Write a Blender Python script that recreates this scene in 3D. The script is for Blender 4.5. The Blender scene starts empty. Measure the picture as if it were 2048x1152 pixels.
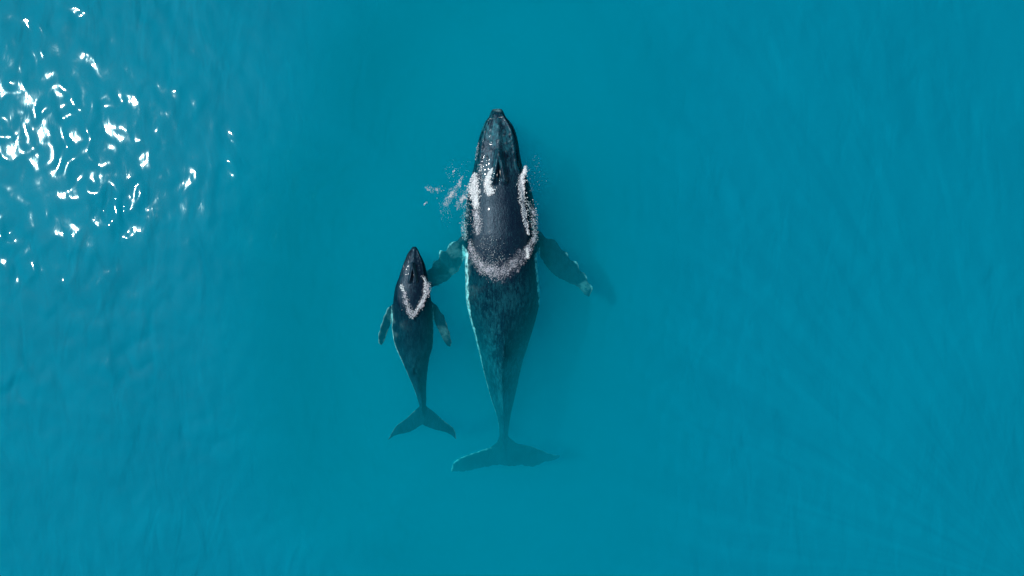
import bpy, bmesh, math, random
import numpy as np
from mathutils import Vector, noise as mnoise
from mathutils.bvhtree import BVHTree

random.seed(7)
RNG = np.random.default_rng(11)
sc = bpy.context.scene
C = sc.collection

# ------------------------------------------------------------------ camera
H = 22.4                                   # the drone hovers this high above the sea
LENS, SENSOR = 22.0, 36.0
cam = bpy.data.cameras.new('camera')
cam.lens, cam.sensor_width = LENS, SENSOR
cam.clip_start, cam.clip_end = 0.1, 2000.0
co = bpy.data.objects.new('camera', cam)
co.location = (0, 0, H)
co.rotation_euler = (0, 0, 0)
C.objects.link(co)
sc.camera = co

# ------------------------------------------------------------------ light
SUN_EL = math.radians(52.6)
SUN_AZ = math.atan2(300.0, -925.0)         # towards upper left of the picture
sv = Vector((math.cos(SUN_EL) * math.cos(SUN_AZ), math.cos(SUN_EL) * math.sin(SUN_AZ), math.sin(SUN_EL)))
w = bpy.data.worlds.new('World')
sc.world = w
w.use_nodes = True
nt = w.node_tree
bg = nt.nodes['Background']
sky = nt.nodes.new('ShaderNodeTexSky')
sky.sky_type = 'NISHITA'
sky.sun_disc = False
sky.sun_elevation = SUN_EL
sky.sun_rotation = math.atan2(sv.x, sv.y)
nt.links.new(sky.outputs[0], bg.inputs[0])
bg.inputs[1].default_value = 0.065
sl = bpy.data.lights.new('sun', 'SUN')
sl.energy = 4.7
sl.angle = math.radians(0.53)
sl.color = (1.0, 0.98, 0.95)
so = bpy.data.objects.new('sun', sl)
so.rotation_euler = (-sv).to_track_quat('-Z', 'Y').to_euler()
so.location = sv * 60
C.objects.link(so)

sc.view_settings.view_transform = 'Standard'
sc.view_settings.look = 'None'
sc.view_settings.exposure = 0.0
sc.view_settings.gamma = 1.0
sc.render.engine = 'CYCLES'
cy = sc.cycles
cy.use_denoising = True
cy.max_bounces = 12
cy.volume_bounces = 8
cy.diffuse_bounces = 3
cy.glossy_bounces = 2
cy.caustics_reflective = False
cy.caustics_refractive = False
cy.sample_clamp_indirect = 4.0

# ------------------------------------------------------------------ helpers
K = H * (SENSOR / 2) / LENS / 1024.0       # metres per photo pixel at sea level


def pt(px, py, z=0.0):
    f = K * (H - z) / H
    return Vector(((px - 1024.0) * f, (576.0 - py) * f, z))


def link_mesh(name, verts, faces, mat, parent=None, smooth=True):
    me = bpy.data.meshes.new(name)
    me.from_pydata(verts, [], faces)
    if smooth:
        me.polygons.foreach_set('use_smooth', [True] * len(me.polygons))
    me.materials.append(mat)
    me.update()
    o = bpy.data.objects.new(name, me)
    C.objects.link(o)
    if parent is not None:
        o.parent = parent
    return o


def tag(o, label, cat=None, group=None, kind=None):
    o['label'] = label
    if cat:
        o['category'] = cat
    if group:
        o['group'] = group
    if kind:
        o['kind'] = kind
    return o


def curve(xs, ys, q):
    """monotone-ish cubic Hermite through the points"""
    xs, ys, q = np.asarray(xs, float), np.asarray(ys, float), np.asarray(q, float)
    d = np.diff(ys) / np.diff(xs)
    m = np.zeros_like(ys)
    m[1:-1] = np.where(d[:-1] * d[1:] > 0, 2 * d[:-1] * d[1:] / (d[:-1] + d[1:] + 1e-12), 0)
    m[0], m[-1] = d[0], d[-1]
    i = np.clip(np.searchsorted(xs, q) - 1, 0, len(xs) - 2)
    h = xs[i + 1] - xs[i]
    t = np.clip((q - xs[i]) / h, 0, 1)
    t2, t3 = t * t, t * t * t
    return (2*t3 - 3*t2 + 1) * ys[i] + (t3 - 2*t2 + t) * h * m[i] + (-2*t3 + 3*t2) * ys[i+1] + (t3 - t2) * h * m[i+1]


def smooth01(t):
    t = np.clip(t, 0, 1)
    return t * t * (3 - 2 * t)


class N:
    """small node tree writer"""
    def __init__(self, mat):
        mat.use_nodes = True
        self.t = mat.node_tree
        self.t.nodes.clear()
        self.out = self.t.nodes.new('ShaderNodeOutputMaterial')

    def n(self, kind, **kw):
        nd = self.t.nodes.new('ShaderNode' + kind)
        for k, v in kw.items():
            if k.startswith('i_'):
                key = k[2:].replace('_', ' ')
                s = nd.inputs[int(key)] if key.isdigit() else nd.inputs[key]
                if hasattr(v, 'links') or isinstance(v, bpy.types.NodeSocket):
                    self.t.links.new(v, s)
                else:
                    s.default_value = v
            else:
                setattr(nd, k, v)
        return nd

    def link(self, a, b):
        self.t.links.new(a, b)

    def math(self, op, a, b=0.0, c=0.0, clamp=False):
        nd = self.t.nodes.new('ShaderNodeMath')
        nd.operation = op
        nd.use_clamp = clamp
        for i, v in enumerate((a, b, c)):
            if isinstance(v, bpy.types.NodeSocket):
                self.t.links.new(v, nd.inputs[i])
            else:
                nd.inputs[i].default_value = v
        return nd.outputs[0]

    def mapr(self, v, a, b, c=0.0, d=1.0, smooth=False):
        nd = self.t.nodes.new('ShaderNodeMapRange')
        if smooth:
            nd.interpolation_type = 'SMOOTHSTEP'
        self.t.links.new(v, nd.inputs[0])
        for i, x in enumerate((a, b, c, d)):
            nd.inputs[i + 1].default_value = x
        return nd.outputs[0]

    def noise(self, vec, scale, detail=3.0, rough=0.5, dist=0.0):
        nd = self.t.nodes.new('ShaderNodeTexNoise')
        nd.inputs['Scale'].default_value = scale
        nd.inputs['Detail'].default_value = detail
        nd.inputs['Roughness'].default_value = rough
        nd.inputs['Distortion'].default_value = dist
        self.t.links.new(vec, nd.inputs['Vector'])
        return nd.outputs[0]

    def mapping(self, vec, scale=(1, 1, 1), rot=0.0, loc=(0, 0, 0)):
        nd = self.t.nodes.new('ShaderNodeMapping')
        nd.inputs['Scale'].default_value = scale
        nd.inputs['Rotation'].default_value = (0, 0, rot)
        nd.inputs['Location'].default_value = loc
        self.t.links.new(vec, nd.inputs['Vector'])
        return nd.outputs[0]

    def mix(self, fac, a, b):
        nd = self.t.nodes.new('ShaderNodeMix')
        nd.data_type = 'RGBA'
        for s, v in ((nd.inputs[0], fac), (nd.inputs[6], a), (nd.inputs[7], b)):
            if isinstance(v, bpy.types.NodeSocket):
                self.t.links.new(v, s)
            else:
                s.default_value = v if isinstance(v, (int, float)) else (*v, 1.0)
        return nd.outputs[2]


# ------------------------------------------------------------------ outlines of the two whales, in photo pixels: row, left edge, right edge, height of the back, height of the flank, fullness
MOTHER = [
    # py    L      R     ztop   zeq   p
    (218,  985, 1004, -0.26, -0.34, 0.8),
    (226,  980, 1008, -0.12, -0.34, 0.85),
    (234,  978, 1011,  0.02, -0.28, 0.9),
    (245,  970, 1020,  0.09, -0.30, 0.85),
    (257,  964, 1028,  0.14, -0.32, 1.0),
    (276,  958, 1034,  0.21, -0.36, 1.0),
    (295,  954, 1038,  0.27, -0.42, 1.0),
    (315,  951, 1041,  0.31, -0.50, 1.0),
    (334,  948, 1045,  0.33, -0.60, 1.0),
    (350,  944, 1051,  0.32, -0.70, 0.92),
    (370,  939, 1059,  0.29, -0.80, 0.95),
    (400,  934, 1067,  0.32, -0.88, 0.98),
    (430,  931, 1071,  0.38, -0.92, 1.0),
    (470,  930, 1074,  0.38, -0.86, 1.0),
    (500,  930, 1074,  0.30, -0.80, 1.0),
    (530,  930, 1075,  0.14, -0.80, 1.0),
    (560,  931, 1078,  0.00, -0.84, 1.0),
    (597,  932, 1080, -0.10, -0.92, 1.02),
    (632,  938, 1074, -0.18, -1.02, 1.15),
    (667,  948, 1064, -0.26, -1.14, 1.4),
    (701,  957, 1053, -0.46, -1.36, 1.65),
    (736,  965, 1043, -0.58, -1.42, 1.85),
    (771,  974, 1035, -0.76, -1.52, 1.95),
    (795,  981, 1030, -0.92, -1.60, 1.9),
    (829,  992, 1022, -1.20, -1.76, 1.8),
    (860,  998, 1017, -1.50, -1.94, 1.5),
    (885, 1000, 1014, -1.74, -2.06, 1.3),
    (915, 1002, 1012, -1.98, -2.16, 1.1),
    (928, 1005, 1009, -2.10, -2.16, 1.0),
]
CALF = [
    (493,  825,  832, -0.06, -0.10, 0.9),
    (499,  821,  836,  0.02, -0.12, 0.9),
    (508,  815,  840,  0.07, -0.14, 0.88),
    (518,  811,  845,  0.11, -0.17, 0.88),
    (528,  807,  849,  0.14, -0.20, 0.88),
    (540,  803,  852,  0.17, -0.25, 0.9),
    (556,  798,  855,  0.18, -0.32, 0.92),
    (572,  792,  858,  0.18, -0.38, 0.95),
    (594,  788,  861,  0.14, -0.45, 1.0),
    (613,  786,  863,  0.04, -0.52, 1.0),
    (633,  785,  865, -0.08, -0.60, 1.0),
    (652,  784,  867, -0.15, -0.66, 1.0),
    (671,  786,  867, -0.20, -0.70, 1.02),
    (690,  790,  866, -0.26, -0.74, 1.06),
    (718,  802,  859, -0.34, -0.80, 1.2),
    (737,  811,  856, -0.42, -0.86, 1.35),
    (756,  819,  854, -0.52, -0.92, 1.5),
    (775,  827,  853, -0.64, -1.00, 1.55),
    (795,  834,  853, -0.78, -1.10, 1.5),
    (812,  839,  852, -0.94, -1.20, 1.35),
    (832,  844,  852, -1.12, -1.28, 1.15),
    (848,  847,  850, -1.26, -1.32, 1.0),
]
Z2 = lambda x, y: (840 + x / 5.236, 400 + y / 5.236)
Z4 = lambda x, y: (860 + x / 5.759, 760 + y / 5.759)
Z5 = lambda x, y: (740 + x / 5.238, 480 + y / 5.238)
Z6 = lambda x, y: (740 + x / 5.235, 680 + y / 5.235)

# fins: leading edge from root to tip and trailing edge from root to tip
M_RIGHT = ([Z2(*p) for p in [(1120, 300), (1270, 350), (1340, 392), (1400, 430), (1480, 490), (1530, 550), (1560, 590), (1610, 630), (1650, 668), (1690, 730), (1725, 780), (1765, 840), (1795, 895), (1805, 950), (1775, 1018)]],
           [Z2(*p) for p in [(1120, 480), (1215, 530), (1240, 570), (1270, 620), (1300, 670), (1340, 722), (1390, 770), (1450, 820), (1510, 850), (1560, 876), (1610, 895), (1650, 915), (1690, 960), (1720, 995), (1760, 1018)]])
M_LEFT = ([Z2(*p) for p in [(540, 380), (430, 388), (370, 418), (315, 465), (260, 520), (215, 525), (195, 590), (165, 625), (140, 655), (105, 700), (70, 750), (48, 800), (45, 850), (60, 890), (100, 920)]],
          [Z2(*p) for p in [(540, 600), (475, 610), (450, 650), (430, 690), (418, 725), (395, 760), (350, 785), (320, 820), (290, 850), (250, 870), (220, 885), (190, 898), (160, 908), (135, 916), (112, 921)]])
M_FL_L = ([Z4(*p) for p in [(850, 560), (800, 640), (765, 715), (690, 772), (600, 805), (500, 835), (400, 870), (340, 898), (290, 928), (258, 972), (242, 1045)]],
          [Z4(*p) for p in [(850, 985), (790, 985), (740, 985), (680, 998), (610, 1010), (540, 1025), (460, 1045), (400, 1055), (340, 1058), (290, 1056), (250, 1068)]])
M_FL_R = ([Z4(*p) for p in [(850, 560), (905, 650), (950, 695), (1010, 732), (1080, 745), (1150, 757), (1230, 782), (1300, 808), (1370, 842), (1430, 858), (1505, 862)]],
          [Z4(*p) for p in [(850, 985), (900, 992), (950, 996), (1000, 990), (1050, 982), (1110, 1000), (1180, 1005), (1250, 980), (1330, 945), (1410, 930), (1480, 900)]])
C_LEFT = ([Z5(*p) for p in [(300, 640), (232, 672), (195, 705), (165, 752), (148, 795), (130, 845), (115, 890), (102, 935), (90, 985), (84, 1030), (92, 1080), (112, 1104)]],
          [Z5(*p) for p in [(300, 810), (242, 815), (235, 840), (222, 875), (208, 905), (195, 940), (182, 970), (172, 1000), (162, 1030), (150, 1060), (135, 1085), (118, 1104)]])
C_RIGHT = ([Z5(*p) for p in [(580, 600), (645, 640), (690, 680), (730, 735), (770, 790), (788, 830), (805, 880), (822, 930), (836, 975), (848, 1030), (854, 1075), (848, 1115)]],
           [Z5(*p) for p in [(580, 800), (655, 800), (668, 835), (685, 880), (702, 920), (720, 955), (738, 995), (755, 1030), (772, 1062), (792, 1092), (812, 1112), (835, 1122)]])
C_FL_L = ([Z6(*p) for p in [(550, 640), (515, 695), (465, 738), (425, 775), (390, 810), (340, 848), (290, 880), (255, 920), (228, 965), (182, 1048)]],
          [Z6(*p) for p in [(550, 885), (520, 900), (490, 922), (455, 945), (410, 965), (365, 978), (310, 988), (270, 1000), (235, 1018), (195, 1048)]])
C_FL_R = ([Z6(*p) for p in [(550, 640), (590, 690), (635, 725), (685, 765), (730, 805), (785, 852), (835, 888), (875, 925), (897, 970), (907, 1038)]],
          [Z6(*p) for p in [(550, 885), (580, 902), (610, 915), (650, 930), (690, 943), (735, 952), (785, 965), (830, 985), (865, 1008), (895, 1038)]])


def body_geo(st, nrow=220, nring=72):
    a = np.array(st, float)
    rows = np.linspace(a[0, 0], a[-1, 0], nrow)
    L, R, zt, ze, p = (curve(a[:, 0], a[:, i], rows) for i in range(1, 6))
    th = np.linspace(0, 2 * math.pi, nring, endpoint=False)
    V, F = [], []
    for k in range(nrow):
        hw_px, cx = (R[k] - L[k]) / 2, (R[k] + L[k]) / 2
        ht = zt[k] - ze[k]
        hb = ht * 1.05
        for t in th:
            c, s = math.cos(t), math.sin(t)
            x = math.copysign(abs(c) ** p[k], c)
            zz = math.copysign(abs(s) ** p[k], s)
            z = ze[k] + (ht if s > 0 else hb) * zz
            q = pt(cx, rows[k], ze[k])
            V.append((q.x + x * hw_px * K * (H - ze[k]) / H, q.y, z))
    for k in range(nrow - 1):
        for j in range(nring):
            j2 = (j + 1) % nring
            F.append((k*nring + j, (k+1)*nring + j, (k+1)*nring + j2, k*nring + j2))
    F.append(tuple(range(nring)))
    F.append(tuple((nrow-1)*nring + j for j in range(nring))[::-1])
    return V, F


def fin_geo(edges, z0, z1, t0, t1, bumps=0.0, lead_z=0.0, sweep=0.0, nspan=60, nch=16):
    """A fin between its leading and its trailing edge, of foil section, from depth z0 at the root to z1 at the tip."""
    le, te = np.array(edges[0]), np.array(edges[1])
    s = np.linspace(0, 1, len(le))
    q = np.linspace(0, 1, nspan)
    lx, ly, tx, ty = (curve(s, v, q) for v in (le[:, 0], le[:, 1], te[:, 0], te[:, 1]))
    V, F = [], []
    per = 2 * nch
    for i in range(nspan):
        z = z0 + (z1 - z0) * q[i] + sweep * math.sin(math.pi * q[i])
        th = t0 + (t1 - t0) * q[i]
        c = [0.5 - 0.5 * math.cos(math.pi * j / nch) for j in range(nch + 1)]
        loop = [(u, 1) for u in c[:-1]] + [(u, -1) for u in c[:0:-1]]
        b = bumps * math.sin(q[i] * 37.0) * (1 - 0.3 * q[i])
        for u, sg in loop:
            prof = 2.6 * (0.2969*math.sqrt(u) - 0.126*u - 0.3516*u*u + 0.2843*u**3 - 0.1036*u**4) * 2
            px = lx[i] + (tx[i] - lx[i]) * u
            py = ly[i] + (ty[i] - ly[i]) * u
            if u < 0.15:
                d = np.array([lx[i] - tx[i], ly[i] - ty[i]])
                d = d / (np.linalg.norm(d) + 1e-6) * b * (1 - u / 0.15)
                px, py = px + d[0], py + d[1]
            zz = z + lead_z * (0.5 - u) + sg * (th * 0.5 * prof + 0.012)
            V.append(tuple(pt(px, py, zz)))
    for i in range(nspan - 1):
        for j in range(per):
            j2 = (j + 1) % per
            F.append((i*per + j, i*per + j2, (i+1)*per + j2, (i+1)*per + j))
    F.append(tuple(range(per))[::-1])
    F.append(tuple((nspan-1)*per + j for j in range(per)))
    return V, F


def dorsal_geo(px, py, base_z, length, height, thick):
    """low hooked back fin"""
    q = pt(px, py, base_z)
    V, F = [], []
    prof = [(-0.5, -0.15), (-0.3, 0.12), (-0.05, 0.5), (0.2, 0.86), (0.42, 1.0), (0.46, 0.9), (0.4, 0.6), (0.42, 0.3), (0.55, -0.1), (0.55, -0.6), (-0.5, -0.6)]
    n = len(prof)
    for sx in (-1, 1):
        for (a, b) in prof:
            tk = thick * (1.0 - 0.75 * max(b, 0))
            V.append((q.x + sx * tk / 2, q.y - a * length, q.z + b * height))
    F.append(tuple(range(n)))
    F.append(tuple(range(2*n - 1, n - 1, -1)))
    for j in range(n):
        j2 = (j + 1) % n
        F.append((j2, j, n + j, n + j2))
    return V, F


def fuse(pieces, voxel, smooth_it):
    """All pieces grown together into one continuous skin (voxel remesh)."""
    V, F = [], []
    for v, f in pieces:
        o = len(V)
        V += list(v)
        F += [tuple(i + o for i in q) for q in f]
    me = bpy.data.meshes.new('skin_source')
    me.from_pydata(V, [], F)
    bm = bmesh.new()
    bm.from_mesh(me)
    bmesh.ops.recalc_face_normals(bm, faces=bm.faces)
    bm.to_mesh(me)
    bm.free()
    o = bpy.data.objects.new('skin_source', me)
    C.objects.link(o)
    r = o.modifiers.new('r', 'REMESH')
    r.mode = 'VOXEL'
    r.voxel_size = voxel
    s = o.modifiers.new('s', 'SMOOTH')
    s.iterations = smooth_it
    s.factor = 0.5
    dg = bpy.context.evaluated_depsgraph_get()
    out = bpy.data.meshes.new_from_object(o.evaluated_get(dg))
    bpy.data.objects.remove(o)
    bpy.data.meshes.remove(me)
    return out


def to_px(v):
    f = K * (H - v[:, 2]) / H
    return 1024 + v[:, 0] / f, 576 - v[:, 1] / f


def poly_dist(px, py, line):
    d = np.full(len(px), 1e9)
    for (ax, ay), (bx, by) in zip(line[:-1], line[1:]):
        ex, ey = bx - ax, by - ay
        t = np.clip(((px - ax) * ex + (py - ay) * ey) / (ex*ex + ey*ey + 1e-9), 0, 1)
        d = np.minimum(d, np.hypot(px - ax - t * ex, py - ay - t * ey))
    return d


def gauss(px, py, cx, cy, sx, sy=None, ang=0.0):
    sy = sy or sx
    dx, dy = px - cx, py - cy
    c, s = math.cos(ang), math.sin(ang)
    return np.exp(-0.5 * (((dx*c + dy*s) / sx) ** 2 + ((-dx*s + dy*c) / sy) ** 2))


def finish_whale(me, st, lead_edges, k, head_rows, blow, tub, dorsal_rows, mat, name, mottle, flats=()):
    """Sculpt the head and back and lay the pigment; K is the whale's scale in pixels against the mother's."""
    n = len(me.vertices)
    v = np.empty(n * 3)
    me.vertices.foreach_get('co', v)
    v = v.reshape(n, 3)
    nor = np.empty(n * 3)
    me.vertices.foreach_get('normal', nor)
    nor = nor.reshape(n, 3)
    px, py = to_px(v)
    a = np.array(st, float)
    L, R = curve(a[:, 0], a[:, 1], py), curve(a[:, 0], a[:, 2], py)
    s = (px - (L + R) / 2) / ((R - L) / 2 + 1e-6)
    up = smooth01((nor[:, 2] - 0.05) / 0.5)
    dz = np.zeros(n)
    h0, h1 = head_rows
    inhead = smooth01((py - h0) / (6 * k)) * (1 - smooth01((py - h1) / (14 * k)))
    # mouth line along both sides of the upper jaw, and the raised lip inside it
    dz += inhead * (-0.10 * k * np.exp(-0.5 * ((np.abs(s) - 0.87) / 0.035) ** 2) + 0.055 * k * np.exp(-0.5 * ((np.abs(s) - 0.77) / 0.05) ** 2))
    # shallow troughs beside the middle ridge of the rostrum
    dz += inhead * (-0.05 * k * np.exp(-0.5 * ((np.abs(s) - 0.36) / 0.16) ** 2))
    bx, by0, by1 = blow
    ridge = smooth01((py - (h0 + 10 * k)) / (40 * k)) * (1 - smooth01((py - by0) / (8 * k)))
    dz += ridge * 0.05 * k * np.exp(-0.5 * ((px - bx) / (4.0 * k)) ** 2)
    # splash guard: two walls that open backwards round the blowholes
    t = np.clip((py - by0) / (by1 - by0), 0, 1)
    on = smooth01((py - by0 + 8 * k) / (10 * k)) * (1 - smooth01((py - by1) / (10 * k)))
    half = (1.5 + 10.5 * t ** 1.2) * k
    for sg in (-1, 1):
        dz += on * 0.15 * k * np.exp(-0.5 * ((px - bx - sg * half) / (2.9 * k)) ** 2)
    dz += on * 0.06 * k * np.exp(-0.5 * ((px - bx) / (10 * k)) ** 2)
    dz -= on * smooth01((t - 0.25) / 0.3) * 0.10 * k * np.exp(-0.5 * ((px - bx) / (1.5 * k)) ** 2)
    # knobs of the head, each with a pale barnacle scar
    knobs = np.zeros(n)
    for (tx, ty, r, hh) in tub:
        u_ = random.uniform(0.3, 1.3)
        dz = dz + 0.75 * hh * u_ * gauss(px, py, tx, ty, r)
        knobs = np.maximum(knobs, 0.14 * u_ * gauss(px, py, tx, ty, 0.6 * r) * (nor[:, 2] > 0))
    # knuckles along the ridge of the tail stock
    d0, d1 = dorsal_rows
    dz += 0.03 * k * smooth01((py - d0) / 10) * (1 - smooth01((py - d1) / 20)) * np.exp(-0.5 * ((px - (L + R) / 2) / (3 * k)) ** 2) * (0.5 + 0.5 * np.sin(py * 0.55 / k))
    v[:, 2] += dz * up
    # gentle unevenness of the whole skin
    wob = np.array([mnoise.noise(Vector((p[0] * 1.7, p[1] * 0.9, p[2] * 1.7))) for p in v])
    v += nor * (wob * 0.018 * k)[:, None]
    me.vertices.foreach_set('co', v.ravel())
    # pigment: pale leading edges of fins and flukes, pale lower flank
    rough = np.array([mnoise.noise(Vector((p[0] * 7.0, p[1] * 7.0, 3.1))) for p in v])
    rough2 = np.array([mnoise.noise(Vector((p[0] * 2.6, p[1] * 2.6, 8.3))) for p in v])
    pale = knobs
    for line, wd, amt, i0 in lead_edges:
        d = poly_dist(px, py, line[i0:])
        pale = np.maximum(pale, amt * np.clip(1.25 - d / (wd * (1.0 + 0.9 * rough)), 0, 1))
    for (fx, fy, fr, amt) in flats:  # pale mottling; on the mother's left fin it paints in rippling light
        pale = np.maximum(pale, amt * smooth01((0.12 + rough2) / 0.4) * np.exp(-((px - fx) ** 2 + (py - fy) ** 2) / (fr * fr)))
    body_in = (py > a[6, 0]) & (py < a[-4, 0])
    big = len(a) > 25
    if big:
        thr = np.where(s < 0, np.interp(py, [485, 505, 545, 600, 640, 720, 830], [1.1, 0.90, 0.905, 0.915, 0.935, 0.94, 0.945]),
                       np.interp(py, [490, 510, 560, 610, 640], [1.1, 0.925, 0.93, 0.965, 1.1]))
    else:
        thr = np.interp(py, [600, 640, 800], [1.1, 0.965, 0.96])
    belly = np.clip(((np.abs(s) + 0.03 * rough) - thr) / 0.025, 0, 1) * (np.abs(s) < 1.08)
    pale = np.maximum(pale, np.where(body_in, belly, 0) * 0.95)
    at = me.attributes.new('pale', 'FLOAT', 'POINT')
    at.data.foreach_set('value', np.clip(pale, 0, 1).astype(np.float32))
    at = me.attributes.new('mottle', 'FLOAT', 'POINT')
    mv = curve([q[0] for q in mottle], [q[1] for q in mottle], py)
    mv = np.where((np.abs(s) > 1.04) & (py < a[-4, 0]), 0.25, mv)      # the fins are blacker than the tail
    at.data.foreach_set('value', mv.astype(np.float32))
    me.polygons.foreach_set('use_smooth', [True] * len(me.polygons))
    me.materials.clear()
    me.materials.append(mat)
    me.name = name
    me.update()
    o = bpy.data.objects.new(name, me)
    C.objects.link(o)
    return o


# ------------------------------------------------------------------ materials
def skin_material(name, dark, light, pale):
    m = bpy.data.materials.new(name)
    g = N(m)
    tc = g.n('TexCoord').outputs['Object']
    pos = g.n('NewGeometry').outputs['Position']
    sep = g.n('SeparateXYZ', i_Vector=pos)
    wet = g.mapr(sep.outputs['Z'], -0.05, 0.03)                 # skin out of the water shines, skin under water does not
    streak = g.noise(g.mapping(tc, (9.0, 2.6, 9.0)), 1.3, 6.0, 0.68, 0.6)
    fine = g.noise(g.mapping(tc, (14.0, 5.0, 14.0)), 2.2, 4.0, 0.6)
    cloud = g.noise(tc, 0.9, 3.0, 0.55)
    mo = g.n('Attribute', attribute_name='mottle').outputs['Fac']
    f1 = g.mapr(g.math('ADD', streak, g.math('MULTIPLY', g.math('SUBTRACT', cloud, 0.5), 0.55)), 0.44, 0.66)
    f2 = g.mapr(fine, 0.5, 0.72)
    f = g.math('MULTIPLY', g.math('ADD', g.math('MULTIPLY', f1, 0.75), g.math('MULTIPLY', f2, 0.25), clamp=True), mo)
    col = g.mix(f, dark, light)
    col.node.clamp_factor = False
    # thin scratches, also painting in the bright lines that rippled light casts
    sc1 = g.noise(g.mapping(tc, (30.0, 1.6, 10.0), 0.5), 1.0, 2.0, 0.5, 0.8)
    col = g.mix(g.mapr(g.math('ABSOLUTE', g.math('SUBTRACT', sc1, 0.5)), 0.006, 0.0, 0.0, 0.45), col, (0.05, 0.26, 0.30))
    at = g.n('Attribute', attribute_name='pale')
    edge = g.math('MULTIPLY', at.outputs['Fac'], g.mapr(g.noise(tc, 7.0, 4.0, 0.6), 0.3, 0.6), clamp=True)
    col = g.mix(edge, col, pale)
    bump = g.n('Bump', i_Strength=0.5, i_Distance=0.025, i_Height=g.math('ADD', fine, g.math('ADD', g.math('MULTIPLY', g.noise(tc, 38.0, 3.0, 0.6), 0.5), g.math('MULTIPLY', g.noise(g.mapping(tc, (1.0, 0.5, 1.0)), 5.0, 3.0, 0.6), 2.2))))
    b = g.n('BsdfPrincipled')
    g.link(col, b.inputs['Base Color'])
    g.link(g.mapr(streak, 0.3, 0.7, 0.36, 0.5), b.inputs['Roughness'])
    g.link(g.math('MULTIPLY', wet, 0.38), b.inputs['Specular IOR Level'])
    g.link(g.math('MULTIPLY', wet, 0.34), b.inputs['Coat Weight'])
    b.inputs['Specular Tint'].default_value = (0.5, 0.75, 0.95, 1.0)
    b.inputs['Coat Roughness'].default_value = 0.08
    b.inputs['Coat IOR'].default_value = 1.33
    g.link(bump.outputs[0], b.inputs['Normal'])
    g.link(b.outputs[0], g.out.inputs[0])
    return m


def plain(name, col, rough=0.4, spec=0.5):
    m = bpy.data.materials.new(name)
    g = N(m)
    tc = g.n('TexCoord').outputs['Object']
    c = g.mix(g.noise(tc, 9.0, 3.0), tuple(x * 0.75 for x in col), tuple(min(1, x * 1.15) for x in col))
    b = g.n('BsdfPrincipled', i_Roughness=rough)
    b.inputs['Specular IOR Level'].default_value = spec
    g.link(c, b.inputs['Base Color'])
    g.link(b.outputs[0], g.out.inputs[0])
    return m


def foam_material():
    m = bpy.data.materials.new('foam')
    g = N(m)
    tc = g.n('TexCoord').outputs['Object']
    at = g.n('Attribute', attribute_name='tone')
    c = g.mix(at.outputs['Fac'], (0.03, 0.16, 0.22), (0.82, 0.90, 0.92))
    b = g.n('BsdfPrincipled', i_Roughness=0.35)
    b.inputs['Specular IOR Level'].default_value = 0.4
    g.link(c, b.inputs['Base Color'])
    tr = g.n('BsdfTransparent')
    mx = g.n('MixShader', i_0=0.7)                # a film of bubbles lets some of the skin show through
    g.link(tr.outputs[0], mx.inputs[1])
    g.link(b.outputs[0], mx.inputs[2])
    g.link(mx.outputs[0], g.out.inputs[0])
    return m


def film_material():
    """a skin of bubbles lying on the water and on the wet back, torn open towards its edges"""
    m = bpy.data.materials.new('bubble_film')
    g = N(m)
    tc = g.n('TexCoord').outputs['Object']
    cover = g.n('Attribute', attribute_name='cover').outputs['Fac']
    white = g.n('Attribute', attribute_name='tone').outputs['Fac']
    fine = g.noise(tc, 24.0, 3.0, 0.7)
    mid = g.noise(tc, 5.5, 3.0, 0.6, 0.8)
    c = g.math('ADD', cover, g.math('ADD', g.math('MULTIPLY', g.math('SUBTRACT', fine, 0.5), 1.3), g.math('MULTIPLY', g.math('SUBTRACT', mid, 0.5), 1.5)))
    alpha = g.mapr(c, 0.26, 0.78)
    lo = g.mix(white, (0.02, 0.07, 0.11), (0.55, 0.62, 0.67))
    hi = g.mix(white, (0.42, 0.43, 0.50), (0.90, 0.91, 0.93))
    col = g.mix(g.mapr(fine, 0.42, 0.6), lo, hi)
    b = g.n('BsdfPrincipled', i_Roughness=0.5)
    b.inputs['Specular IOR Level'].default_value = 0.25
    g.link(col, b.inputs['Base Color'])
    bp = g.n('Bump', i_Strength=0.6, i_Distance=0.04, i_Height=fine)
    g.link(bp.outputs[0], b.inputs['Normal'])
    tr = g.n('BsdfTransparent')
    mx = g.n('MixShader', i_0=g.math('MULTIPLY', alpha, 0.92))
    g.link(tr.outputs[0], mx.inputs[1])
    g.link(b.outputs[0], mx.inputs[2])
    g.link(mx.outputs[0], g.out.inputs[0])
    return m


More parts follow.
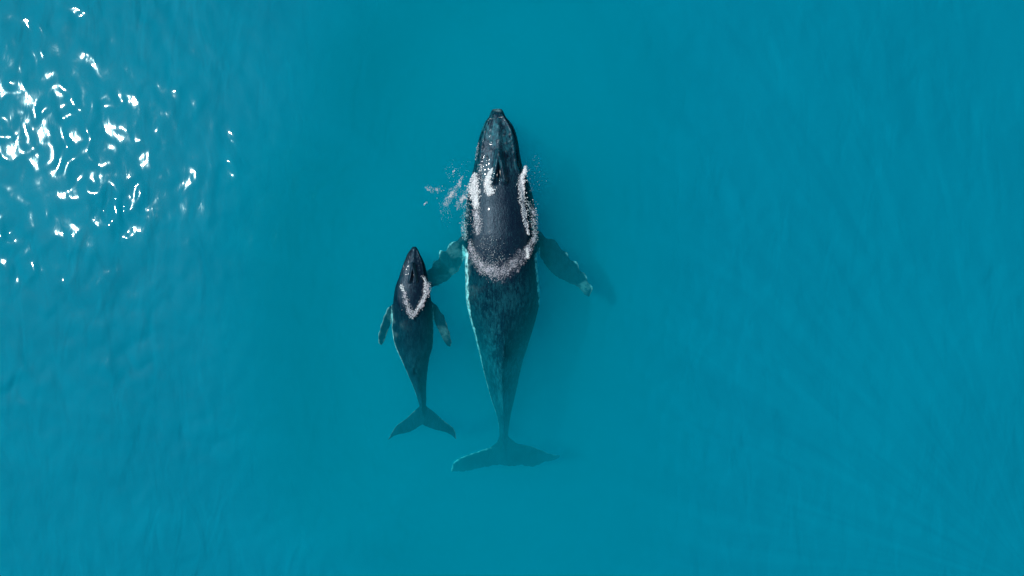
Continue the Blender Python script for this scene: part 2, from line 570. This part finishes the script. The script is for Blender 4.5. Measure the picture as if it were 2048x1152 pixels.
def water_material():
    m = bpy.data.materials.new('sea_water')
    g = N(m)
    tc = g.n('TexCoord').outputs['Object']
    sep = g.n('SeparateXYZ', i_Vector=tc)
    x, y = sep.outputs['X'], sep.outputs['Y']
    # the breeze roughens the left side of the view, the right side lies nearly calm
    breeze = g.mapr(x, -3.0, -13.0, 0.0, 1.0, True)
    patch = g.mapr(g.noise(tc, 0.16, 2.0), 0.35, 0.65, 0.55, 1.1)
    swell = g.noise(g.mapping(tc, (1.0, 0.5, 1.0), math.radians(-32)), 0.5, 0.0, 0.4, 0.2)
    chop = g.noise(g.mapping(tc, (1.0, 0.8, 1.0), math.radians(-30)), 1.75, 0.0, 0.4, 0.25)
    rip = g.noise(g.mapping(tc, (1.0, 0.45, 1.0), math.radians(-30)), 4.2, 2.0, 0.5, 0.5)
    # rare steeper wavelets send a stray sparkle back from farther off
    gust = g.mapr(g.noise(g.mapping(tc, (1, 1, 1), 0.0, (11.0, 4.0, 0.0)), 0.35, 0.0, 0.4), 0.54, 0.74, 1.0, 2.4, True)
    chop = g.math('MULTIPLY', g.math('SUBTRACT', chop, 0.5), gust)
    hgt = g.math('ADD', g.math('MULTIPLY', swell, 0.075), g.math('ADD', g.math('MULTIPLY', chop, 0.064), g.math('MULTIPLY', rip, 0.0045)))
    amp = g.math('MULTIPLY', g.math('ADD', g.math('MULTIPLY', breeze, 0.85), 0.15), patch)
    bump = g.n('Bump', i_Strength=1.0, i_Distance=1.0)
    g.link(g.math('MULTIPLY', hgt, amp), bump.inputs['Height'])
    g.link(g.n('CombineXYZ', i_Z=1.0).outputs[0], bump.inputs['Normal'])      # the sea surface lies level
    # slight cloudiness of the water itself
    cl = g.noise(tc, 0.10, 3.0, 0.5)
    # long faint streaks of tone that fan out over the calm side
    fx, fy = g.math('SUBTRACT', x, 19.2), g.math('ADD', y, 11.0)
    ang = g.math('ARCTAN2', fy, fx)
    rad = g.math('SQRT', g.math('ADD', g.math('MULTIPLY', fx, fx), g.math('MULTIPLY', fy, fy)))
    fv = g.n('CombineXYZ', i_X=g.math('MULTIPLY', ang, 14.0), i_Y=g.math('MULTIPLY', rad, 0.16))
    fan = g.noise(fv.outputs[0], 1.2, 4.0, 0.55, 0.8)
    f = g.math('ADD', g.math('MULTIPLY', cl, 0.42), g.math('MULTIPLY', fan, 0.58))
    col = g.mix(g.mapr(f, 0.35, 0.65), WATER_A, WATER_B)
    # light focused by the wavelets on the cloudy water below
    rip2 = g.noise(g.mapping(tc, (1.0, 0.4, 1.0), math.radians(-28), (3.0, 7.0, 0.0)), 1.2, 2.0, 0.45, 0.6)
    amp2 = g.math('MULTIPLY', g.mapr(x, 5.0, -7.0, 0.5, 1.0, True), patch)
    bump2 = g.n('Bump', i_Strength=1.0, i_Distance=1.0)
    g.link(g.math('MULTIPLY', g.math('ADD', g.math('MULTIPLY', rip2, 0.11), g.math('MULTIPLY', hgt, 0.8)), amp2), bump2.inputs['Height'])
    g.link(g.n('CombineXYZ', i_Z=1.0).outputs[0], bump2.inputs['Normal'])
    d = g.n('BsdfDiffuse', i_Roughness=0.0)
    g.link(col, d.inputs['Color'])
    g.link(bump2.outputs[0], d.inputs['Normal'])
    gl = g.n('BsdfGlossy', i_Roughness=0.04)
    g.link(bump.outputs[0], gl.inputs['Normal'])
    gl2 = g.n('BsdfGlossy', i_Roughness=0.11)             # the finest capillary ripples
    g.link(bump.outputs[0], gl2.inputs['Normal'])
    glm = g.n('MixShader', i_0=0.02)
    g.link(gl.outputs[0], glm.inputs[1])
    g.link(gl2.outputs[0], glm.inputs[2])
    fr = g.n('Fresnel', i_IOR=1.33)
    g.link(bump.outputs[0], fr.inputs['Normal'])
    mx = g.n('MixShader')
    g.link(fr.outputs[0], mx.inputs[0])
    g.link(d.outputs[0], mx.inputs[1])
    g.link(glm.outputs[0], mx.inputs[2])
    g.link(mx.outputs[0], g.out.inputs[0])
    return m


WATER_A = (0.0, 0.146, 0.225)
WATER_B = (0.0, 0.172, 0.258)

# ------------------------------------------------------------------ the sea: opaque depth of the water as one sheet (deeper under the whales), and the clear tinted water above it
AXES = [([(994, 225), (1002, 600), (1007, 930)], 1.7), ([(828, 495), (826, 650), (846, 840)], 1.0)]


def sea_depth(X, Y):
    d = np.full(X.shape, 1e9)
    for line, r in AXES:
        w3 = [pt(a, b, -0.8) for a, b in line]
        dd = poly_dist(X.ravel(), Y.ravel(), [(q.x, q.y) for q in w3]).reshape(X.shape) - r
        d = np.minimum(d, dd)
    return -0.22 - 4.7 * (1 - smooth01(d / 8.0)) ** 1.6


def axis(lo, hi, step):
    inner = np.arange(lo, hi + 1e-6, step)
    far = [step * 1.6 ** i for i in range(1, 15)]
    acc = np.cumsum(far)
    return np.concatenate([(lo - acc)[::-1], inner, hi + acc])


gx, gy = axis(-21, 21, 0.3), axis(-13, 13, 0.3)
X, Y = np.meshgrid(gx, gy)
Z = sea_depth(X, Y)
nx, ny = len(gx), len(gy)
V = np.stack([X.ravel(), Y.ravel(), Z.ravel()], 1).tolist()
F = [(j*nx + i, j*nx + i + 1, (j+1)*nx + i + 1, (j+1)*nx + i) for j in range(ny - 1) for i in range(nx - 1)]
water = link_mesh('water', V, F, water_material())
tag(water, 'turquoise sea with sun glints and soft ripples', 'water', kind='structure')

vm = bpy.data.materials.new('clear_water')
g = N(vm)
scat = g.n('VolumeScatter', i_Color=(0.0, 0.255, 0.300, 1), i_Density=0.86, i_Anisotropy=0.25)
absb = g.n('VolumeAbsorption', i_Color=(0.0, 0.915, 0.950, 1), i_Density=0.9)
ad = g.n('AddShader')
g.link(scat.outputs[0], ad.inputs[0])
g.link(absb.outputs[0], ad.inputs[1])
g.link(ad.outputs[0], g.out.inputs['Volume'])
bx_, by_ = 400.0, 400.0
bv = [(sx * bx_, sy * by_, z) for z in (-7.0, 0.0) for sx, sy in ((-1, -1), (1, -1), (1, 1), (-1, 1))]
bf = [(3, 2, 1, 0), (4, 5, 6, 7), (0, 1, 5, 4), (1, 2, 6, 5), (2, 3, 7, 6), (3, 0, 4, 7)]
vol = link_mesh('seawater_volume', bv, bf, vm, smooth=False)  # body of seawater over the sheet, a tinted volume with no surface
tag(vol, 'clear blue-green seawater that veils the sunken parts of the whales', 'seawater', kind='stuff')

# ------------------------------------------------------------------ the whales
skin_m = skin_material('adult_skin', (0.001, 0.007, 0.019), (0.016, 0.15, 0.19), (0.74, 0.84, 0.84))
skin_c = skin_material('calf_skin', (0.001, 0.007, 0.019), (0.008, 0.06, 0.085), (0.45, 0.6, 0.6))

pieces = [body_geo(MOTHER),
          fin_geo(M_RIGHT, -0.95, -1.35, 0.34, 0.10, bumps=3.6, lead_z=0.25),
          fin_geo(M_LEFT, -0.95, -1.30, 0.34, 0.10, bumps=3.6, lead_z=0.25),
          fin_geo(M_FL_L, -1.98, -2.2, 0.26, 0.07, bumps=0.4),
          fin_geo(M_FL_R, -1.98, -2.25, 0.26, 0.07, bumps=0.4),
          dorsal_geo(1007.5, 690, -0.42, 1.0, 0.20, 0.13)]
tub = []
for py in (252, 266, 281, 296, 312):
    tub.append((997 + random.uniform(-1, 1), py, 2.0, 0.035))
for s_ in (-1, 1):
    for i, py in enumerate((262, 274, 287, 300, 313, 326)):
        tub.append((996 + s_ * (13 + 1.5 * i) + random.uniform(-3.5, 3.5), py + random.uniform(-4, 4), 2.0, 0.04))
        tub.append((996 + s_ * (25 + 1.8 * i) + random.uniform(-3.5, 3.5), py + 6 + random.uniform(-4, 4), 2.1, 0.045))
me = fuse(pieces, 0.032, 4)
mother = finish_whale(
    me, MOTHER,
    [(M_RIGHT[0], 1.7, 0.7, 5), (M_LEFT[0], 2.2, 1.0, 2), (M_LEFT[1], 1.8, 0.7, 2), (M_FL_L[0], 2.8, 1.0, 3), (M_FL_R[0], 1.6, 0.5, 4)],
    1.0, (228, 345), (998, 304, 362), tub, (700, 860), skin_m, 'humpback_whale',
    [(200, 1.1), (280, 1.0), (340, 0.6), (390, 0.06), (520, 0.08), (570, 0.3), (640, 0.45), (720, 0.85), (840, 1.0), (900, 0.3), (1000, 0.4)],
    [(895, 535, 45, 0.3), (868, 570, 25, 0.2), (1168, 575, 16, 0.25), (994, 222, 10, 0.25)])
tag(mother, 'large dark humpback mother swimming with her broad back breaking the surface', 'whale')

pieces = [body_geo(CALF, 160, 64),
          fin_geo(C_LEFT, -0.62, -0.85, 0.17, 0.06, bumps=1.1, lead_z=0.10),
          fin_geo(C_RIGHT, -0.62, -0.85, 0.17, 0.06, bumps=1.1, lead_z=0.10),
          fin_geo(C_FL_L, -1.18, -1.30, 0.14, 0.05),
          fin_geo(C_FL_R, -1.18, -1.30, 0.14, 0.05),
          dorsal_geo(826.5, 737, -0.43, 0.42, 0.10, 0.07)]
tub = []
for py in (508, 516, 524, 531):
    tub.append((827.5, py, 1.1, 0.018))
for s_ in (-1, 1):
    for i, py in enumerate((513, 522, 531, 540)):
        tub.append((827.5 + s_ * (7.5 + 1.4 * i), py, 1.2, 0.02))
me = fuse(pieces, 0.020, 4)
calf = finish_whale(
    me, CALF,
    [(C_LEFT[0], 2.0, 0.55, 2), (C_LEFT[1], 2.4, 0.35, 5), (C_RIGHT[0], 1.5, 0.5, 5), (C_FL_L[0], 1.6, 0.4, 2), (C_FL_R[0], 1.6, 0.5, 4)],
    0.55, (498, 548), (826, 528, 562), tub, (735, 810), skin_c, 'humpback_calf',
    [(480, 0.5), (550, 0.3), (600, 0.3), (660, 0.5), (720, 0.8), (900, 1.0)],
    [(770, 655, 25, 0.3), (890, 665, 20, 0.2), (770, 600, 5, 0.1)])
tag(calf, 'small dark humpback calf swimming beside its mother', 'whale')

dark_m = plain('wet_black', (0.004, 0.005, 0.007), 0.25)


def bvh_of(o):
    m = o.data
    vs = np.empty(len(m.vertices) * 3)
    m.vertices.foreach_get('co', vs)
    vs = vs.reshape(-1, 3)
    return BVHTree.FromPolygons([Vector(q) for q in vs], [tuple(p.vertices) for p in m.polygons])


BV = {'m': bvh_of(mother), 'c': bvh_of(calf)}


def top_z(x, y):
    best = None
    for b in BV.values():
        hit = b.ray_cast(Vector((x, y, 5)), Vector((0, 0, -1)))
        if hit[0] is not None and (best is None or hit[0].z > best):
            best = hit[0].z
    return best


def lens_blob(name, px, py, lx, ly, hgt, ang, parent, mat, lift=0.0):
    """An almond lying on the skin: blowhole slit or eye."""
    q = pt(px, py, 0.2)
    z = top_z(q.x, q.y)
    z = (0.0 if z is None else z) + lift
    bm = bmesh.new()
    bmesh.ops.create_uvsphere(bm, u_segments=20, v_segments=10, radius=1.0)
    for vv in bm.verts:
        t = abs(vv.co.y)
        vv.co = Vector((vv.co.x * lx * (1 - 0.35 * t * t), vv.co.y * ly, vv.co.z * hgt))
    ca, sa = math.cos(ang), math.sin(ang)
    for vv in bm.verts:
        x, y = vv.co.x, vv.co.y
        vv.co = Vector((q.x + x * ca - y * sa, q.y + x * sa + y * ca, z + vv.co.z))
    me = bpy.data.meshes.new(name)
    bm.to_mesh(me)
    bm.free()
    me.polygons.foreach_set('use_smooth', [True] * len(me.polygons))
    me.materials.append(mat)
    o = bpy.data.objects.new(name, me)
    C.objects.link(o)
    o.parent = parent
    return o


lens_blob('blowhole', 995.3, 348, 0.028, 0.17, 0.02, -0.13, mother, dark_m)
lens_blob('blowhole', 1001.2, 348, 0.028, 0.17, 0.02, 0.13, mother, dark_m)
lens_blob('eye', 1036.5, 327, 0.06, 0.11, 0.06, 0.1, mother, dark_m)
lens_blob('blowhole', 824.6, 552, 0.014, 0.085, 0.012, -0.15, calf, dark_m)
lens_blob('blowhole', 827.8, 552, 0.014, 0.085, 0.012, 0.15, calf, dark_m)

# ------------------------------------------------------------------ foam and bubbles
fm = foam_material()
flm = film_material()
OCT_V = np.array([(1, 0, 0), (0, 1, 0), (-1, 0, 0), (0, -1, 0), (0, 0, 1), (0, 0, -1),
                  (.62, .62, .35), (-.62, .62, .35), (-.62, -.62, .35), (.62, -.62, .35)])
OCT_F = [(0, 6, 4), (6, 1, 4), (1, 7, 4), (7, 2, 4), (2, 8, 4), (8, 3, 4), (3, 9, 4), (9, 0, 4),
         (0, 5, 1), (1, 5, 2), (2, 5, 3), (3, 5, 0), (0, 1, 6), (1, 2, 7), (2, 3, 8), (3, 0, 9)]


class Foam:
    def __init__(self):
        self.v, self.f, self.t = [], [], []
        self.fv, self.ff, self.fc, self.ft = [], [], [], []

    def drop(self, p, r, flat=0.6, tone=None):
        base = len(self.v)
        a = random.uniform(0, 6.283)
        ca, sa = math.cos(a), math.sin(a)
        e = random.uniform(0.7, 1.35)
        for q in OCT_V:
            j = random.uniform(0.85, 1.15)
            x, y, z = q[0] * r * e * j, q[1] * r / e * j, q[2] * r * flat
            self.v.append((p[0] + x * ca - y * sa, p[1] + x * sa + y * ca, p[2] + z))
        self.f += [tuple(i + base for i in t) for t in OCT_F]
        if tone == 'w':
            tone = random.uniform(0.8, 1.0)
        tone = random.choice((0.0, 0.1, 0.5, 0.9, 1.0, 1.0, 1.0)) if tone is None else tone
        self.t += [tone] * len(OCT_V)

    def at(self, px, py, r_px, dz=0.0, tone=None, flat=0.6):
        r = r_px * K
        q = pt(px, py, 0.0)
        z = top_z(q.x, q.y)
        z = max(0.0, z if z is not None else 0.0) + dz
        self.drop((q.x, q.y, z + r * 0.2), r, flat, tone)

    def band(self, line, n, r0, r1, dz=0.0, tone=None, edge=0.5, dzr=0.0, gaps=0.0):
        """N drops along a polyline of (px, py, half width)."""
        a = np.array(line, float)
        seg = np.hypot(np.diff(a[:, 0]), np.diff(a[:, 1]))
        wgt = seg * (a[:-1, 2] + a[1:, 2])
        cum = np.concatenate([[0], np.cumsum(wgt)]) / wgt.sum()
        for _ in range(n):
            u = random.random()
            i = min(int(np.searchsorted(cum, u)) - 1, len(seg) - 1)
            i = max(i, 0)
            t = (u - cum[i]) / (cum[i+1] - cum[i] + 1e-9)
            x, y, hw = a[i] + (a[i+1] - a[i]) * t
            tx, ty = (a[i+1, :2] - a[i, :2]) / (seg[i] + 1e-9)
            g_ = random.gauss(0, edge) if edge > 0 else random.uniform(-1, 1)
            x += -ty * g_ * hw
            y += tx * g_ * hw
            # ragged patches: thin the drops out where a noise says so
            if mnoise.noise(Vector((x * 0.11, y * 0.11, 1.7))) < -0.18 and random.random() < 0.7:
                continue
            if gaps and mnoise.noise(Vector((x * 0.45, y * 0.45, 4.2))) < gaps - 0.15:
                continue
            r = r0 + (r1 - r0) * random.random() ** 2
            self.at(x, y, r, dz + random.uniform(-dzr, dzr * 0.2), tone)

    def film(self, line, tone, strength=1.0, across=12, step=2.0):
        """a bubble film along a polyline of (px, py, half width), draped on whatever lies highest"""
        a = np.array(line, float)
        L = np.concatenate([[0], np.cumsum(np.hypot(np.diff(a[:, 0]), np.diff(a[:, 1])))])
        q = np.linspace(0, L[-1], max(4, int(L[-1] / step)))
        x, y, hw = (curve(L, a[:, i], q) for i in range(3))
        tx, ty = np.gradient(x), np.gradient(y)
        ln = np.hypot(tx, ty) + 1e-9
        base = len(self.fv)
        for i in range(len(q)):
            end = min(1.0, min(i, len(q) - 1 - i) / 5.0)
            for j in range(across + 1):
                u = 2.0 * j / across - 1.0
                px, py = x[i] - ty[i] / ln[i] * u * hw[i], y[i] + tx[i] / ln[i] * u * hw[i]
                p = pt(px, py)
                z = top_z(p.x, p.y)
                z = max(0.0, z if z is not None else 0.0) + 0.012 + 0.02 * (1 - abs(u)) * tone
                self.fv.append((p.x, p.y, z))
                self.fc.append(strength * end * (1 - abs(u) ** 1.6))
                self.ft.append(tone)
        for i in range(len(q) - 1):
            for j in range(across):
                k = base + i * (across + 1) + j
                self.ff.append((k, k + 1, k + across + 2, k + across + 1))

    def build(self, name, label):
        nd, nf = len(self.v), len(self.f)
        o = link_mesh(name, self.v + self.fv, self.f + [tuple(i + nd for i in q) for q in self.ff], fm)
        if self.ff:
            o.data.materials.append(flm)
            o.data.polygons.foreach_set('material_index', [0] * nf + [1] * len(self.ff))
            self.t = self.t + self.ft
            cv = o.data.attributes.new('cover', 'FLOAT', 'POINT')
            cv.data.foreach_set('value', np.array([0.0] * nd + self.fc, np.float32))
        at = o.data.attributes.new('tone', 'FLOAT', 'POINT')
        at.data.foreach_set('value', np.array(self.t, np.float32))
        tag(o, label, name, kind='stuff')
        return o


f = Foam()      # the white water thrown up beside the mother's head
f.film([(951, 343, 3), (949, 360, 9), (948, 382, 13), (951, 402, 8), (953, 418, 4)], 0.9, 0.92)
f.film([(952, 400, 8), (953, 425, 11), (955, 450, 12), (956, 474, 7)], 0.25, 0.55)
f.film([(988, 336, 2), (979, 352, 6), (975, 370, 9), (982, 386, 12), (988, 393, 5)], 0.9, 0.85)
f.band([(950, 346, 4), (948, 365, 8), (948, 385, 10), (952, 402, 7), (953, 418, 4)], 1500, 0.4, 1.9, 0.02, 'w', 0.6, 0.0, 0.03)
f.band([(985, 340, 2), (978, 355, 6), (975, 372, 8), (983, 386, 10), (987, 391, 5)], 700, 0.6, 2.0, 0.02, 'w', 0.5, 0.0, 0.04)
f.band([(955, 405, 5), (954, 430, 9), (956, 450, 9), (955, 470, 7)], 1600, 0.25, 0.7, 0.01, None, 0.65, 0.0, 0.12)
f.band([(962, 330, 4), (960, 345, 8), (962, 365, 8)], 150, 0.4, 1.0, 0.02, 1.0, 0.6)
f.band([(950, 348, 3), (947, 365, 6), (946, 385, 7), (950, 400, 4)], 80, 1.2, 2.4, 0.0, 'w', 0.5)
f.band([(984, 345, 1), (977, 358, 4), (975, 373, 5), (982, 384, 6)], 40, 1.2, 2.2, 0.0, 'w', 0.5)
f.build('foam', 'white foam along the left side of the mother whale from head to shoulder')

f = Foam()
f.film([(1052, 328, 2), (1050, 340, 6), (1043, 360, 9), (1043, 382, 8), (1045, 400, 5)], 0.9, 0.9)
f.film([(1043, 385, 7), (1046, 410, 7), (1049, 435, 7), (1053, 455, 6), (1060, 474, 4)], 0.4, 0.7)
f.film([(1062, 405, 6), (1067, 430, 9), (1070, 460, 8), (1071, 485, 6)], 0.1, 0.4)
f.band([(1051, 331, 1.5), (1050, 340, 4), (1043, 360, 6), (1043, 385, 6), (1046, 410, 5), (1049, 435, 4.5), (1053, 455, 3), (1058, 470, 2)], 1300, 0.4, 1.5, 0.02, 'w', 0.62, 0.0, 0.05)
f.band([(1060, 400, 8), (1066, 430, 8), (1070, 460, 5), (1071, 485, 4)], 500, 0.4, 1.1, 0.0, None, 0.6, 0.25)
f.band([(1058, 318, 10), (1072, 340, 14), (1062, 385, 8)], 60, 0.2, 0.6, 0.0, 'w', 0.8)
f.band([(1050, 338, 2), (1043, 360, 4), (1043, 385, 4), (1046, 410, 2)], 60, 1.2, 2.2, 0.0, 'w', 0.5)
f.build('foam', 'narrow white foam streak down the right side of the mother whale')

f = Foam()      # the U of bubbles where the water closes over her back
f.film([(939, 476, 4), (942, 495, 8), (949, 513, 13), (962, 530, 19), (980, 541, 23), (1000, 545, 23), (1020, 533, 21), (1040, 516, 19), (1055, 500, 14), (1064, 487, 10), (1071, 468, 6)], 0.12, 0.52, 16)
f.band([(941, 478, 3), (943, 495, 5), (950, 513, 8), (962, 530, 13), (980, 541, 15), (1000, 544, 15)], 5000, 0.22, 0.6, 0.01, None, 0.5, 0.03, 0.07)
f.band([(1000, 544, 12), (1020, 533, 13), (1040, 515, 12), (1055, 500, 9), (1063, 487, 7), (1070, 470, 4)], 2200, 0.22, 0.6, 0.01, None, 0.5, 0.05, 0.11)
f.band([(968, 470, 14), (985, 500, 22), (1000, 525, 20)], 260, 0.35, 0.8, 0.01, None, 0.6)
f.band([(1052, 496, 3), (1056, 508, 4), (1055, 517, 3)], 160, 0.6, 1.3, 0.01, 1.0, 0.5)
f.build('foam', 'curved collar of fine bubbles across the back of the mother whale')

f = Foam()
f.band([(936, 405, 6), (932, 430, 8), (928, 450, 7), (930, 480, 5)], 700, 0.4, 1.2, -0.05, None, 0.6, 0.5)
f.build('bubbles', 'sunken bubbles along the left shoulder of the mother whale')

f = Foam()
f.band([(976, 240, 1.2), (990, 236, 1.0), (1008, 234, 1.0)], 30, 0.3, 0.7, 0.01, 1.0, 0.5)
f.band([(957, 285, 1.5), (953, 300, 2.5), (952, 320, 2)], 160, 0.3, 0.8, -0.02, None, 0.6, 0.1)
f.build('foam', 'thin line of foam round the snout of the mother whale')

f = Foam()      # spray cast off to the left
f.film([(930, 346, 3), (919, 366, 8), (908, 384, 12), (897, 400, 11), (884, 418, 5)], 0.6, 0.34)
f.film([(946, 362, 6), (935, 384, 12), (923, 400, 14), (908, 422, 7)], 0.6, 0.33)
f.film([(850, 374, 5), (870, 381, 10), (892, 378, 6)], 0.4, 0.15)
f.band([(926, 352, 1), (918, 368, 3), (908, 384, 5), (898, 398, 4), (890, 410, 3)], 900, 0.2, 0.6, 0.0, None, 0.8, 0.0, 0.1)
f.band([(942, 368, 4), (933, 384, 6), (924, 398, 7), (913, 415, 5)], 900, 0.2, 0.6, 0.0, None, 0.8, 0.0, 0.12)
f.band([(906, 384, 3), (900, 394, 3)], 120, 0.4, 0.9, 0.0, 'w', 0.5)
f.band([(930, 392, 4), (922, 402, 3)], 120, 0.4, 0.9, 0.0, 'w', 0.5)
f.band([(853, 376, 5), (870, 381, 9), (888, 378, 7)], 260, 0.25, 0.7, 0.0, None, 0.6, 0.0, 0.14)
f.band([(893, 350, 14), (915, 340, 16), (938, 345, 10)], 130, 0.2, 0.55, 0.0, 'w', 0.8)
f.band([(847, 410, 1.5), (854, 404, 1.5)], 26, 0.5, 1.0, 0.0, 'w', 0.6)
f.band([(905, 345, 1.0), (910, 340, 1.0)], 14, 0.5, 0.9, 0.0, 'w', 0.6)
f.band([(878, 420, 16), (900, 415, 14)], 110, 0.2, 0.5, 0.0, 'w', 0.8)
f.build('spray', 'white spray streaks on the water left of the mother whale')

f = Foam()
f.film([(809, 574, 3), (810, 590, 7), (814, 606, 9), (819, 622, 9), (824, 633, 7), (826, 640, 3)], 0.15, 0.5)
f.band([(802, 570, 4), (806, 576, 5), (808, 582, 4)], 160, 0.4, 1.3, 0.01, None, 0.5)
f.band([(810, 580, 3), (811, 592, 5), (814, 606, 6), (818, 620, 7), (824, 632, 6), (826, 638, 2)], 1500, 0.3, 0.8, 0.01, None, 0.5, 0.02, 0.12)
f.build('foam', 'speckled band of bubbles on the left side of the calf back')

f = Foam()
f.film([(843, 550, 3), (851, 561, 6), (854, 574, 9), (851, 590, 9), (845, 604, 8), (837, 617, 8), (829, 629, 7), (824, 639, 3)], 0.3, 0.58)
f.band([(843, 552, 2), (850, 560, 4), (854, 572, 6), (852, 586, 6), (846, 600, 6), (838, 615, 6), (830, 628, 5), (824, 638, 2)], 1500, 0.3, 0.85, 0.01, None, 0.5, 0.06, 0.13)
f.band([(849, 556, 3), (858, 568, 4), (856, 582, 4)], 260, 0.4, 1.1, -0.05, None, 0.6, 0.25)
f.band([(848, 556, 1.5), (853, 572, 2.5), (850, 590, 2.5), (842, 607, 2), (835, 620, 1.5)], 420, 0.5, 1.3, 0.02, 'w', 0.6, 0.0, 0.06)
f.build('foam', 'speckled band of bubbles on the right side of the calf head and back')
